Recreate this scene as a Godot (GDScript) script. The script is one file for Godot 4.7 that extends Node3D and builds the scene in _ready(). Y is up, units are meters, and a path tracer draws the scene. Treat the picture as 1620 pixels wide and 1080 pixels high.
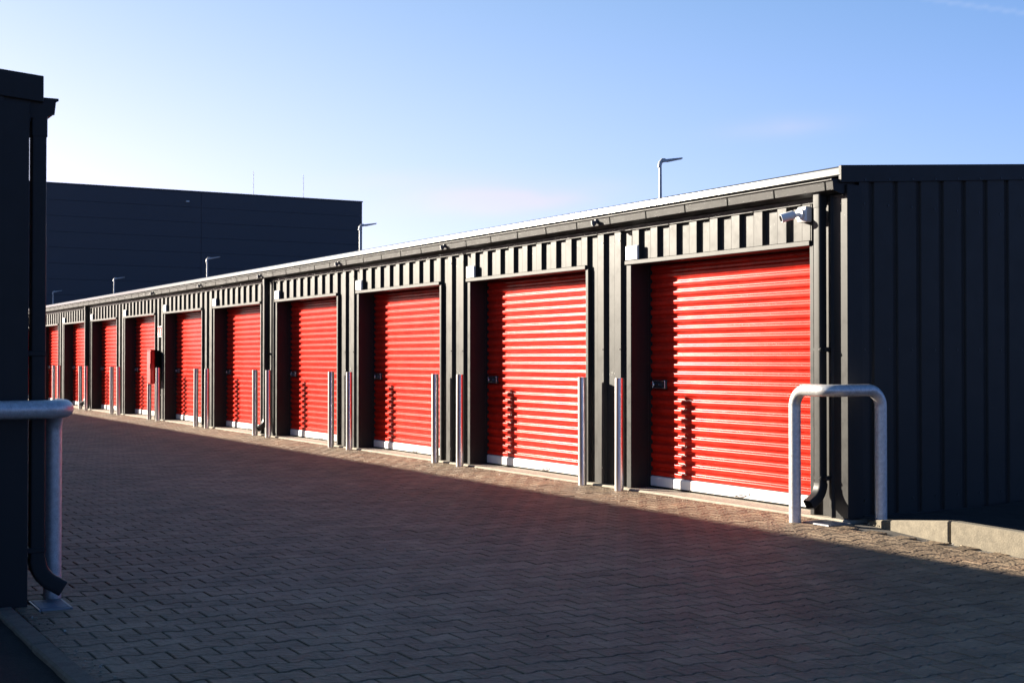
extends Node3D

# ---------------------------------------------------------------- mesh builder
class MB:
	var v := PackedVector3Array()
	var n := PackedVector3Array()
	var c := PackedColorArray()
	var ix := PackedInt32Array()
	var tint := Color(1, 1, 1)

	func _vert(p: Vector3, nn: Vector3) -> int:
		v.append(p)
		n.append(nn)
		c.append(tint)
		return v.size() - 1

	func tri_i(a: int, b: int, d: int) -> void:
		var g := (v[b] - v[a]).cross(v[d] - v[a])
		if g.dot(n[a] + n[b] + n[d]) > 0.0:
			ix.append_array(PackedInt32Array([a, d, b]))
		else:
			ix.append_array(PackedInt32Array([a, b, d]))

	func quad_i(a: int, b: int, d: int, e: int) -> void:
		tri_i(a, b, d)
		tri_i(a, d, e)

	func quad(a: Vector3, b: Vector3, d: Vector3, e: Vector3, nn: Vector3) -> void:
		quad_i(_vert(a, nn), _vert(b, nn), _vert(d, nn), _vert(e, nn))

	func tri(a: Vector3, b: Vector3, d: Vector3, nn: Vector3) -> void:
		tri_i(_vert(a, nn), _vert(b, nn), _vert(d, nn))

	# box with chamfered edges
	func box(lo: Vector3, hi: Vector3, ch := 0.0) -> void:
		hexa([Vector3(lo.x, lo.y, lo.z), Vector3(hi.x, lo.y, lo.z), Vector3(hi.x, lo.y, hi.z), Vector3(lo.x, lo.y, hi.z),
			Vector3(lo.x, hi.y, lo.z), Vector3(hi.x, hi.y, lo.z), Vector3(hi.x, hi.y, hi.z), Vector3(lo.x, hi.y, hi.z)], ch)

	# any eight-cornered block: bottom 0-3 round, top 4-7 round
	func hexa(p: Array, ch := 0.0) -> void:
		var mid := Vector3.ZERO
		for q in p:
			mid += q / 8.0
		var faces := [[0, 1, 2, 3], [4, 5, 6, 7], [0, 1, 5, 4], [1, 2, 6, 5], [2, 3, 7, 6], [3, 0, 4, 7]]
		if ch <= 0.0:
			for f in faces:
				var nn: Vector3 = (p[f[1]] - p[f[0]]).cross(p[f[3]] - p[f[0]]).normalized()
				if nn.dot((p[f[0]] + p[f[2]]) * 0.5 - mid) < 0.0:
					nn = -nn
				quad(p[f[0]], p[f[1]], p[f[2]], p[f[3]], nn)
			return
		var at := {}
		var fn := []
		for fi in 6:
			var f: Array = faces[fi]
			var nn: Vector3 = (p[f[1]] - p[f[0]]).cross(p[f[3]] - p[f[0]]).normalized()
			if nn.dot((p[f[0]] + p[f[2]]) * 0.5 - mid) < 0.0:
				nn = -nn
			fn.append(nn)
			var qs := []
			for k in 4:
				var o: Vector3 = p[f[k]]
				var e1: Vector3 = (p[f[(k + 1) % 4]] - o).normalized()
				var e2: Vector3 = (p[f[(k + 3) % 4]] - o).normalized()
				var q := o + (e1 + e2) * ch
				at[[fi, f[k]]] = q
				qs.append(q)
			quad(qs[0], qs[1], qs[2], qs[3], nn)
		for a in 6:
			for b in range(a + 1, 6):
				var both := []
				for k in faces[a]:
					if k in faces[b]:
						both.append(k)
				if both.size() == 2:
					var nn2: Vector3 = (fn[a] + fn[b]).normalized()
					quad(at[[a, both[0]]], at[[a, both[1]]], at[[b, both[1]]], at[[b, both[0]]], nn2)
		for k in 8:
			var three := []
			var nn3 := Vector3.ZERO
			for fi in 6:
				if k in faces[fi]:
					three.append(at[[fi, k]])
					nn3 += fn[fi]
			tri(three[0], three[1], three[2], nn3.normalized())

	# outline (2D) pulled along an axis; corners rounded by r. map: how (u, w, t) becomes a point
	func pull(pts: Array, r: float, a: float, b: float, map: Callable, side: float, closed := false, caps := false) -> void:
		var line := []
		var cnt := pts.size()
		for i in cnt:
			var p: Vector2 = pts[i]
			if not closed and (i == 0 or i == cnt - 1):
				var d0: Vector2 = (pts[1] - pts[0]).normalized() if i == 0 else (pts[cnt - 1] - pts[cnt - 2]).normalized()
				line.append([p, Vector2(-d0.y, d0.x) * side])
				continue
			var pp: Vector2 = pts[(i + cnt - 1) % cnt]
			var pn: Vector2 = pts[(i + 1) % cnt]
			var ta := (p - pp).normalized()
			var tb := (pn - p).normalized()
			var na := Vector2(-ta.y, ta.x) * side
			var nb := Vector2(-tb.y, tb.x) * side
			var d := minf(r, 0.45 * minf(p.distance_to(pp), p.distance_to(pn)))
			if d < 1e-5:
				line.append([p, na])
				line.append([p, nb])
			else:
				var p0 := p - ta * d
				var p1 := p + tb * d
				for s in 4:
					var t := s / 3.0
					line.append([p0.lerp(p, t).lerp(p.lerp(p1, t), t), na.lerp(nb, t).normalized()])
		if closed:
			line.append(line[0])
		for i in line.size() - 1:
			var q0: Vector2 = line[i][0]
			var q1: Vector2 = line[i + 1][0]
			if q0.distance_squared_to(q1) < 1e-12:
				continue
			var n0: Vector3 = (map.call(line[i][1].x, line[i][1].y, 0.0) - map.call(0.0, 0.0, 0.0)).normalized()
			var n1: Vector3 = (map.call(line[i + 1][1].x, line[i + 1][1].y, 0.0) - map.call(0.0, 0.0, 0.0)).normalized()
			quad_i(_vert(map.call(q0.x, q0.y, a), n0), _vert(map.call(q1.x, q1.y, a), n1), _vert(map.call(q1.x, q1.y, b), n1), _vert(map.call(q0.x, q0.y, b), n0))
		if caps:
			var poly := PackedVector2Array()
			for q in line:
				if poly.is_empty() or poly[poly.size() - 1].distance_squared_to(q[0]) > 1e-10:
					poly.append(q[0])
			if poly[0].distance_squared_to(poly[poly.size() - 1]) < 1e-10:
				poly.remove_at(poly.size() - 1)
			var t3 := Geometry2D.triangulate_polygon(poly)
			for e in [[a, 1.0 if a > b else -1.0], [b, 1.0 if b > a else -1.0]]:
				var nn: Vector3 = (map.call(0.0, 0.0, 1.0) - map.call(0.0, 0.0, 0.0)).normalized() * e[1]
				for k in range(0, t3.size(), 3):
					var q := []
					for m in 3:
						var w: Vector2 = poly[t3[k + m]]
						q.append(map.call(w.x, w.y, e[0]))
					tri(q[0], q[1], q[2], nn)

	# round pipe along a path; radii may be one number or one per point
	func tube(path: Array, radius, segs := 20, caps := true) -> void:
		var rings := []
		var up := Vector3.ZERO
		for i in path.size():
			var p: Vector3 = path[i]
			var t: Vector3
			if i == 0:
				t = (path[1] - p).normalized()
			elif i == path.size() - 1:
				t = (p - path[i - 1]).normalized()
			else:
				t = ((path[i + 1] - p).normalized() + (p - path[i - 1]).normalized()).normalized()
			if up == Vector3.ZERO:
				up = (Vector3.RIGHT if absf(t.x) < 0.8 else Vector3.UP)
			up = (up - t * up.dot(t)).normalized()
			var sd := t.cross(up)
			var r: float = radius[i] if radius is Array else radius
			var ring := []
			for k in segs:
				var w := TAU * k / segs
				var d := up * cos(w) + sd * sin(w)
				ring.append(_vert(p + d * r, d))
			rings.append(ring)
			if caps and (i == 0 or i == path.size() - 1):
				var nn := -t if i == 0 else t
				var mid := _vert(p, nn)
				var last := -1
				var first := -1
				for k in segs:
					var w := TAU * k / segs
					var q := _vert(p + (up * cos(w) + sd * sin(w)) * r, nn)
					if last >= 0:
						tri_i(mid, last, q)
					else:
						first = q
					last = q
				tri_i(mid, last, first)
		for i in rings.size() - 1:
			for k in segs:
				var k2 := (k + 1) % segs
				quad_i(rings[i][k], rings[i][k2], rings[i + 1][k2], rings[i + 1][k])

	func mesh() -> ArrayMesh:
		var a := []
		a.resize(Mesh.ARRAY_MAX)
		a[Mesh.ARRAY_VERTEX] = v
		a[Mesh.ARRAY_NORMAL] = n
		a[Mesh.ARRAY_COLOR] = c
		a[Mesh.ARRAY_INDEX] = ix
		var m := ArrayMesh.new()
		m.add_surface_from_arrays(Mesh.PRIMITIVE_TRIANGLES, a)
		return m


# ---------------------------------------------------------------- helpers
const FACADE_X := 7.458
const NEAR_Z := -7.893
const UNIT := 3.34
const FIRST_JAMB := 0.424      # from the near end of the row to the first door
const OPEN_W := 2.534
const OPEN_H := 2.157
const RECESS := 0.23
const ORD := ["nearest", "second nearest", "third nearest", "fourth", "fifth", "sixth", "seventh", "eighth", "ninth", "tenth", "eleventh"]
const ROUND_A := 0.008

var M := {}
var rng := RandomNumberGenerator.new()
var tex := {}
var cam: Camera3D


func put(called: String, mesh: Mesh, m: Material, parent: Node = self) -> MeshInstance3D:
	var o := MeshInstance3D.new()
	o.name = numbered(called, parent)
	o.mesh = mesh
	o.material_override = m
	parent.add_child(o, true)
	return o


func numbered(called: String, parent: Node) -> String:
	var key := "n_" + called
	var k: int = parent.get_meta(key, 0)
	parent.set_meta(key, k + 1)
	return called if k == 0 else "%s_%03d" % [called, k]


func thing(called: String, label: String, category: String, at := Vector3.ZERO, turn := 0.0, group := "") -> Node3D:
	var o := Node3D.new()
	o.name = numbered(called, self)
	o.position = at
	o.rotation.y = turn
	add_child(o, true)
	tag(o, label, category, group)
	return o


func tag(o: Node, label: String, category: String, group := "") -> void:
	o.set_meta("label", label)
	o.set_meta("category", category)
	if group:
		o.set_meta("group", group)


func struct(called: String, mesh: Mesh, m: Material, label := "") -> MeshInstance3D:
	var o := put(called, mesh, m)
	o.set_meta("kind", "structure")
	if label:
		o.set_meta("label", label)
	return o


func paint(called: String, lin: Color, rough: float, metal := 0.0) -> StandardMaterial3D:
	var m := StandardMaterial3D.new()
	m.resource_name = called
	m.albedo_color = lin.linear_to_srgb()
	m.roughness = rough
	m.metallic = metal
	M[called] = m
	return m


# tile-able grey noise picture: low..high of value, made of layers [frequency, weight]
func noise_tex(size: int, seed_: int, layers: Array, low: float, high: float, power := 1.0) -> ImageTexture:
	var acc := PackedFloat32Array()
	acc.resize(size * size)
	for l in layers:
		var f := FastNoiseLite.new()
		f.seed = seed_ + int(l[0] * 7)
		f.noise_type = FastNoiseLite.TYPE_SIMPLEX_SMOOTH
		f.frequency = l[0] / float(size)
		f.fractal_octaves = 3
		var d := f.get_seamless_image(size, size, false, false, 0.12, true).get_data()
		for i in size * size:
			acc[i] += (d[i] / 255.0 - 0.5) * l[1]
	var by := PackedByteArray()
	by.resize(size * size * 3)
	for i in size * size:
		var t := pow(clampf(acc[i] + 0.5, 0.0, 1.0), power)
		var x := clampi(int((low + (high - low) * t) * 255.0), 0, 255)
		by[i * 3] = x
		by[i * 3 + 1] = x
		by[i * 3 + 2] = x
	return ImageTexture.create_from_image(Image.create_from_data(size, size, false, Image.FORMAT_RGB8, by))


func normal_tex(size: int, seed_: int, freq: float, strength: float) -> ImageTexture:
	var f := FastNoiseLite.new()
	f.seed = seed_
	f.noise_type = FastNoiseLite.TYPE_SIMPLEX_SMOOTH
	f.frequency = freq / float(size)
	f.fractal_octaves = 3
	var im := f.get_seamless_image(size, size, false, false, 0.12, true)
	im.convert(Image.FORMAT_RGBA8)
	im.bump_map_to_normal_map(strength)
	return ImageTexture.create_from_image(im)


func triplanar(m: StandardMaterial3D, scale_: float, world := true) -> void:
	m.uv1_triplanar = true
	m.uv1_world_triplanar = world
	m.uv1_scale = Vector3.ONE * scale_
	m.uv1_triplanar_sharpness = 4.0


# ---------------------------------------------------------------- ground heights
func ground_y(x: float, z: float) -> float:
	var y := -0.016
	y -= 0.012 * clampf(7.35 - x, 0.0, 3.05)
	y += 0.012 * clampf(4.3 - x, 0.0, 3.0)
	y -= 0.010 * clampf(z + 8.4, 0.0, 8.0) * clampf((x - 2.0) / 3.0, 0.0, 1.0)
	return y


func ground_n(x: float, z: float) -> Vector3:
	var e := 0.05
	return Vector3(ground_y(x - e, z) - ground_y(x + e, z), 2 * e, ground_y(x, z - e) - ground_y(x, z + e)).normalized()


# ---------------------------------------------------------------- set-up
func _ready() -> void:
	rng.seed = 20240
	set_up_camera_and_light()
	make_materials()
	make_ground()
	make_pavers()
	make_beds()
	make_grit()
	make_warehouse()
	var right := make_row(Vector3(FACADE_X, 0, NEAR_Z), 0.0, 11, "long anthracite storage row with red roller doors, right side of the lane")
	var len_left := row_length(11)
	var left := make_row(Vector3(1.258, -0.045, -7.26 - len_left), PI, 11, "dark storage row whose shaded end wall cuts into the left edge")
	right.set_meta("group", "storage rows facing the lane")
	left.set_meta("group", "storage rows facing the lane")
	make_lamps()
	make_bollards()
	make_guards()
	make_door_lamps()
	make_camera_box()
	make_eave_sensors()
	make_cabinet_and_sign()
	make_gullies()


func set_up_camera_and_light() -> void:
	cam = Camera3D.new()
	cam.name = "camera"
	var at := CameraAttributesPhysical.new()
	at.frustum_focal_length = 12.0 / tan(deg_to_rad(28.1965 / 2.0))
	at.frustum_focus_distance = 13.0
	at.exposure_aperture = 7.0
	at.frustum_near = 0.05
	at.frustum_far = 4000.0
	cam.attributes = at
	cam.fov = 28.1965
	cam.near = 0.05
	cam.far = 4000.0
	cam.position = Vector3(0, 1.25, 0)
	cam.rotation = Vector3(deg_to_rad(0.712), deg_to_rad(-29.479), 0)
	add_child(cam)
	cam.current = true

	var exposure := 4.0
	var sun_dir := Vector3(1.0, -0.510, 1.6).normalized()
	var env := Environment.new()
	env.background_mode = Environment.BG_SKY
	env.tonemap_mode = Environment.TONE_MAPPER_LINEAR
	env.tonemap_exposure = exposure
	env.sdfgi_enabled = true
	env.ssao_enabled = true
	env.ssil_enabled = true
	var sky := Sky.new()
	var pan := PanoramaSkyMaterial.new()
	pan.panorama = sky_picture(-sun_dir, 1.0 / exposure)
	sky.sky_material = pan
	env.sky = sky
	var we := WorldEnvironment.new()
	we.name = "world_environment"
	we.environment = env
	add_child(we)

	var sun := DirectionalLight3D.new()
	sun.name = "sun"
	sun.light_color = Color(1.0, 0.955, 0.88)
	sun.light_energy = 1.6
	sun.light_angular_distance = 0.5
	sun.shadow_enabled = true
	add_child(sun)
	sun.look_at_from_position(-sun_dir * 50.0, Vector3.ZERO, Vector3.UP)


# clear winter sky: whiter and brighter towards the sun and the horizon, thin cloud wisps, one contrail
func sky_picture(sun: Vector3, k: float) -> ImageTexture:
	var w := 1536
	var h := 768
	var im := Image.create(w, h, false, Image.FORMAT_RGBF)
	var f := FastNoiseLite.new()
	f.seed = 5
	f.frequency = 2.2
	f.fractal_octaves = 4
	# thin wisps: azimuth, height, half width, half height in degrees, thickness
	var clouds := [[28.4, 6.6, 4.2, 0.6, 0.9], [40.6, 9.5, 2.2, 0.4, 0.22], [24.0, 7.4, 4.0, 0.4, 0.25], [70.0, 12.0, 6.0, 0.8, 0.5], [110.0, 9.0, 9.0, 1.0, 0.5], [190.0, 14.0, 10.0, 1.2, 0.5], [260.0, 10.0, 9.0, 1.0, 0.5], [300.0, 16.0, 7.0, 1.0, 0.5]]
	for j in h:
		var el := PI * (0.5 - (j + 0.5) / h)
		var e := maxf(rad_to_deg(el), 0.0)
		var fr := 0.15 + 3.0 * exp(-e / 11.0)
		var fg := 0.18 + 1.62 * exp(-e / 16.0)
		var fb := 0.24 + 1.36 * exp(-e / 19.0)
		var ce := cos(el)
		var se := sin(el)
		for i in w:
			var az := (i + 0.5) / w * TAU
			var d := Vector3(sin(az) * ce, se, -cos(az) * ce)
			var g := rad_to_deg(acos(clampf(d.dot(sun), -1.0, 1.0)))
			var r_ := 0.375 * (0.2 + 0.8 * exp(-0.032 * (g - 61.5))) * fr
			var g_ := 0.675 * (0.3 + 0.7 * exp(-0.022 * (g - 61.5))) * fg
			var b_ := 1.09 * (0.4 + 0.6 * exp(-0.011 * (g - 61.5))) * fb
			var ad := rad_to_deg(az)
			var thick := 0.0
			for cl in clouds:
				var u: float = (ad - cl[0]) / cl[2]
				var v: float = (e - cl[1] - 0.05 * (ad - cl[0])) / cl[3]
				var q := u * u + v * v
				if q < 4.0 and el > 0.0:
					thick += cl[4] * exp(-q) * (0.75 + 0.6 * f.get_noise_3d(d.x * 6.0, d.y * 30.0, d.z * 6.0))
			if thick > 0.0:
				var a := clampf(thick, 0.0, 0.6)
				r_ = lerpf(r_, maxf(r_, 0.93), a)
				g_ = lerpf(g_, maxf(g_, 0.82), a)
				b_ = lerpf(b_, maxf(b_, 1.0), a)
			im.set_pixel(i, j, Color(minf(r_, 3.0) * k, minf(g_, 3.0) * k, minf(b_, 3.0) * k))
	im.resize(w * 2, h * 2, Image.INTERPOLATE_CUBIC)
	# contrail
	for q in 260:
		var az := deg_to_rad(lerpf(42.0, 56.0, q / 259.0))
		var el := deg_to_rad(14.05 - 0.23 * (rad_to_deg(az) - 47.4))
		var i := int(az / TAU * w * 2)
		var j := int((0.5 - el / PI) * h * 2)
		var p := im.get_pixel(i, j)
		im.set_pixel(i, j, p.lerp(Color(0.66 * k, 0.76 * k, 1.02 * k), 0.10))
	return ImageTexture.create_from_image(im)


func make_materials() -> void:
	tex.grain = noise_tex(1024, 11, [[140.0, 0.5], [40.0, 0.35], [9.0, 0.45]], 0.62, 1.0)
	tex.stain = noise_tex(1024, 23, [[5.0, 0.9], [18.0, 0.5], [90.0, 0.25]], 0.72, 1.0)
	tex.streak = noise_tex(512, 31, [[6.0, 0.9], [26.0, 0.5]], 0.72, 1.0)
	tex.bumps = normal_tex(512, 41, 60.0, 6.0)
	tex.waves = normal_tex(512, 47, 4.0, 2.2)
	tex.spangle = noise_tex(512, 53, [[40.0, 0.8], [9.0, 0.6]], 0.76, 1.0)

	var a := paint("anthracite_sheet", Color(0.0285, 0.027, 0.0255), 0.52)
	a.metallic_specular = 0.295
	a.roughness_texture = tex.streak
	a.normal_enabled = true
	a.normal_texture = tex.waves
	a.normal_scale = 0.10
	triplanar(a, 0.55)
	var a2 := paint("anthracite_trim", Color(0.0225, 0.022, 0.022), 0.50)
	a2.metallic_specular = 0.29
	a2.roughness_texture = tex.streak
	triplanar(a2, 0.8)
	paint("warehouse_panel", Color(0.048, 0.052, 0.064), 0.6)
	var r := paint("red_curtain", Color(0.70, 0.030, 0.016), 0.22)
	r.metallic_specular = 0.21
	r.albedo_texture = tex.streak
	triplanar(r, 0.31)
	paint("red_plastic", Color(0.55, 0.016, 0.012), 0.30)
	paint("white_metal", Color(0.80, 0.79, 0.76), 0.40)
	paint("white_plastic", Color(0.80, 0.80, 0.79), 0.45)
	paint("black_rubber", Color(0.008, 0.008, 0.008), 0.9).metallic_specular = 0.15
	paint("dark_plastic", Color(0.02, 0.02, 0.022), 0.35)
	paint("grey_plastic", Color(0.20, 0.20, 0.20), 0.5)
	paint("sensor_plastic", Color(0.07, 0.07, 0.07), 0.5)
	paint("chrome", Color(0.65, 0.66, 0.68), 0.18, 1.0)
	paint("steel_grate", Color(0.26, 0.27, 0.29), 0.5, 1.0)
	paint("lens_glass", Color(0.01, 0.01, 0.012), 0.08)
	var z := paint("galvanised", Color(0.74, 0.73, 0.72), 0.46, 0.5)
	z.roughness_texture = tex.spangle
	z.albedo_texture = tex.spangle
	triplanar(z, 2.5)
	paint("galvanised_tube", Color(0.72, 0.72, 0.73), 0.30, 1.0)
	var z2 := paint("galvanised_pole", Color(0.55, 0.56, 0.57), 0.5, 0.4)
	z2.albedo_texture = tex.spangle
	triplanar(z2, 1.5)
	var co := paint("concrete", Color(0.50, 0.43, 0.34), 0.9)
	co.albedo_texture = tex.grain
	co.normal_enabled = true
	co.normal_texture = tex.bumps
	co.normal_scale = 0.18
	triplanar(co, 1.1)
	var kc := paint("kerb_concrete", Color(0.215, 0.183, 0.132), 0.92)
	kc.albedo_texture = tex.grain
	kc.normal_enabled = true
	kc.normal_texture = tex.bumps
	kc.normal_scale = 0.15
	triplanar(kc, 1.1)
	var pv := paint("paver_concrete", Color(1, 1, 1), 0.70)
	pv.metallic_specular = 0.44
	pv.vertex_color_use_as_albedo = true
	pv.albedo_texture = tex.stain
	pv.normal_enabled = true
	pv.normal_texture = tex.bumps
	pv.normal_scale = 0.28
	triplanar(pv, 0.43)
	var sd := paint("joint_sand", Color(0.20, 0.175, 0.15), 0.95)
	sd.vertex_color_use_as_albedo = true
	sd.albedo_texture = tex.grain
	triplanar(sd, 1.7)
	var so := paint("soil", Color(0.030, 0.024, 0.018), 1.0)
	so.albedo_texture = tex.grain
	so.normal_enabled = true
	so.normal_texture = tex.bumps
	triplanar(so, 1.3)
	var gr := paint("far_ground", Color(0.12, 0.11, 0.085), 1.0)
	gr.albedo_texture = tex.stain
	triplanar(gr, 0.05)
	var ro := paint("roof_sheet", Color(0.16, 0.165, 0.17), 0.35, 0.3)
	ro.roughness_texture = tex.streak
	triplanar(ro, 0.5)
	paint("flashing", Color(0.05, 0.051, 0.053), 0.215).metallic_specular = 0.30
	paint("sign_red", Color(0.45, 0.02, 0.015), 0.6).metallic_specular = 0.2
	paint("sign_white", Color(0.80, 0.80, 0.80), 0.5)


# ---------------------------------------------------------------- ground and paving
func make_ground() -> void:
	var far := MB.new()
	var s := 2500.0
	far.quad(Vector3(-s, -0.35, -s), Vector3(s, -0.35, -s), Vector3(s, -0.35, s), Vector3(-s, -0.35, s), Vector3.UP)
	struct("ground", far.mesh(), M.far_ground)
	# bed of jointing sand that the pavers lie in
	var b := MB.new()
	var f := FastNoiseLite.new()
	f.seed = 77
	f.frequency = 0.35
	var xs := []
	var x := -12.0
	while x < 24.01:
		xs.append(x)
		x += 0.3 if x > 0.6 and x < 8.0 else 1.0
	var zs := []
	var z := -70.0
	while z < 6.01:
		zs.append(z)
		z += 0.3 if z > -16.0 else 1.0
	var rows := []
	for zz in zs:
		var row := []
		for xx in xs:
			var t := smoothstep(-0.25, 0.45, f.get_noise_2d(xx, zz) + 0.40 * smoothstep(3.4, 4.6, xx) * smoothstep(-8.0, -5.6, zz) - 0.12)
			b.tint = Color(0.40, 0.40, 0.40).lerp(Color(2.7, 2.7, 2.7), t)
			row.append(b._vert(Vector3(xx, ground_y(xx, zz) - 0.013 + 0.0085 * t, zz), ground_n(xx, zz)))
		rows.append(row)
	for j in rows.size() - 1:
		for i in xs.size() - 1:
			b.quad_i(rows[j][i], rows[j][i + 1], rows[j + 1][i + 1], rows[j + 1][i])
	struct("pavement", b.mesh(), M.joint_sand)


const PL := 0.200     # paver length across the lane
const PW := 0.1455    # row pitch
const P_END := 0.083
const P_WAIST := 0.0625


func paver_mesh(tone: Color, half := 0, seed_ := 0) -> ArrayMesh:
	var g := 0.0036
	var r := RandomNumberGenerator.new()
	r.seed = 900 + seed_
	var he := P_END - g
	var hw := P_WAIST - g
	var l := PL * 0.5 - g
	var x1 := 0.068
	var x2 := 0.032
	var o: Array
	if half == 0:
		o = [Vector2(-l, -he), Vector2(-x1, -he), Vector2(-x2, -hw), Vector2(x2, -hw), Vector2(x1, -he), Vector2(l, -he),
			Vector2(l, he), Vector2(x1, he), Vector2(x2, hw), Vector2(-x2, hw), Vector2(-x1, he), Vector2(-l, he)]
	else:
		o = [Vector2(-l, -he), Vector2(-x1, -he), Vector2(-x2, -hw), Vector2(0, -hw), Vector2(0, hw), Vector2(-x2, hw), Vector2(-x1, he), Vector2(-l, he)]
	var m := MB.new()
	m.tint = tone
	var inner := []
	for i in o.size():
		var p: Vector2 = o[i]
		var a: Vector2 = (p - o[(i + o.size() - 1) % o.size()]).normalized()
		var b: Vector2 = (o[(i + 1) % o.size()] - p).normalized()
		var na := Vector2(-a.y, a.x)
		var nb := Vector2(-b.y, b.x)
		var q := (na + nb).normalized()
		inner.append(p + q * 0.0036 / maxf(q.dot(na), 0.4))
	var top := []
	for p in inner:
		top.append(m._vert(Vector3(p.x, 0.0 + r.randf_range(-0.0003, 0.0003), p.y), Vector3.UP))
	var tri := Geometry2D.triangulate_polygon(PackedVector2Array(inner))
	for k in range(0, tri.size(), 3):
		m.tri_i(top[tri[k]], top[tri[k + 1]], top[tri[k + 2]])
	for i in o.size():
		var k := (i + 1) % o.size()
		var d: Vector2 = (o[k] - o[i]).normalized()
		var out := Vector3(d.y, 0, -d.x)
		var p0 := Vector3(o[i].x, -0.0028, o[i].y)
		var p1 := Vector3(o[k].x, -0.0028, o[k].y)
		m.quad(Vector3(inner[i].x, 0, inner[i].y), Vector3(inner[k].x, 0, inner[k].y), p1, p0, (out + Vector3.UP * 1.2).normalized())
		m.quad(p0, p1, p1 + Vector3.DOWN * 0.02, p0 + Vector3.DOWN * 0.02, out)
	return m.mesh()


func make_pavers() -> void:
	var pave := get_node("pavement")
	var tones := [Color(0.268, 0.189, 0.119), Color(0.277, 0.199, 0.126), Color(0.256, 0.181, 0.115), Color(0.284, 0.202, 0.127),
		Color(0.270, 0.181, 0.112), Color(0.263, 0.190, 0.125), Color(0.290, 0.210, 0.137), Color(0.245, 0.172, 0.109)]
	var meshes := []
	var halves := []
	for k in 24:
		var c: Color = tones[k % 8]
		var g := [0.86, 1.0, 1.14][k / 8] as float
		var tint := Color(c.r * g, c.g * g, c.b * g)
		meshes.append(paver_mesh(tint, 0, k))
		halves.append(paver_mesh(tint, 1, k))
	var base := paver_mesh(Color(1, 1, 1), 0, 1)
	var base_half := paver_mesh(Color(1, 1, 1), 1, 1)
	var f := FastNoiseLite.new()
	f.seed = 12
	f.frequency = 0.22
	var dirt := FastNoiseLite.new()
	dirt.seed = 91
	dirt.frequency = 0.9
	var all := []
	var inv := cam.transform.affine_inverse()
	var tv := tan(deg_to_rad(28.1965 / 2.0))
	var edge := 7.40
	for j in range(0, 300):
		var z := -2.6 - j * PW
		var i := 0
		while true:
			var x := edge - PL * 0.5 - i * PL
			var half := 0
			if j % 2 == 1:
				x += PL * 0.5
				if i == 0:
					half = 1
			i += 1
			if x < 1.295:
				if j % 2 == 1 and z > -7.2:
					half = 2
				else:
					break
			if z > -7.75 and x > 7.28 - 0.0 * z:
				continue
			if x < 1.30 and z < -7.3:
				continue
			var t := rng.randi() % 8
			var n := f.get_noise_2d(x, z)
			if n > 0.15 and rng.randf() < 0.5:
				t = 6 if rng.randf() < 0.6 else 3
			elif n < -0.2 and rng.randf() < 0.4:
				t = 7
			var y := ground_y(x, z) + rng.randf_range(-0.0016, 0.0016)
			var up := (ground_n(x, z) + Vector3(rng.randf_range(-1, 1), 0, rng.randf_range(-1, 1)) * 0.0035).normalized()
			var fw := Vector3(0, 0, 1)
			var rt := up.cross(fw).normalized() * -1.0
			rt = Vector3(1, 0, 0) - up * up.x
			rt = rt.normalized()
			var ba := Basis(rt, up, rt.cross(up))
			var shade := 1.0 + 0.16 * n + 0.10 * dirt.get_noise_2d(x * 1.6, z * 0.5) + 0.30 * exp(-pow((x - 4.25 - 0.10 * sin(z * 0.9)) / 0.16, 2.0)) * (0.6 + dirt.get_noise_2d(x, z * 3.0))
			shade *= rng.randf_range(0.97, 1.03)
			if half == 2 or half == 0 and rng.randf() < 0.5:
				ba = ba.rotated(up, PI)
			var tr := Transform3D(ba, Vector3(x, y, z))
			var q := inv * tr.origin
			var inside: bool = q.z < 0.0 and absf(q.y / q.z) < tv * 1.01 and absf(q.x / q.z) < tv * 1.5 * 1.01
			all.append([q.length() if inside else 1e6 + q.length(), tr, t, mini(half, 1), shade])
			if half == 2:
				break
	all.sort_custom(func(a, b): return a[0] < b[0])
	for k in 300:
		var e: Array = all[k]
		var lot := 0 if e[4] < 0.93 else (1 if e[4] < 1.07 else 2)
		var o := put("paver", halves[e[2] + 8 * lot] if e[3] else meshes[e[2] + 8 * lot], M.paver_concrete, pave)
		o.transform = e[1]
	for h in 2:
		var rest := all.slice(300).filter(func(e): return e[3] == h)
		var mm := MultiMesh.new()
		mm.transform_format = MultiMesh.TRANSFORM_3D
		mm.use_colors = true
		mm.mesh = base_half if h else base
		mm.instance_count = rest.size()
		for k in rest.size():
			mm.set_instance_transform(k, rest[k][1])
			var c: Color = tones[rest[k][2]]
			var g: float = rest[k][4]
			mm.set_instance_color(k, Color(c.r * g, c.g * g, c.b * g))
		var o := MultiMeshInstance3D.new()
		o.name = "paver_edge_field" if h else "paver_field"
		o.multimesh = mm
		o.material_override = M.paver_concrete
		o.set_meta("kind", "stuff")
		pave.add_child(o, true)


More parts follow.
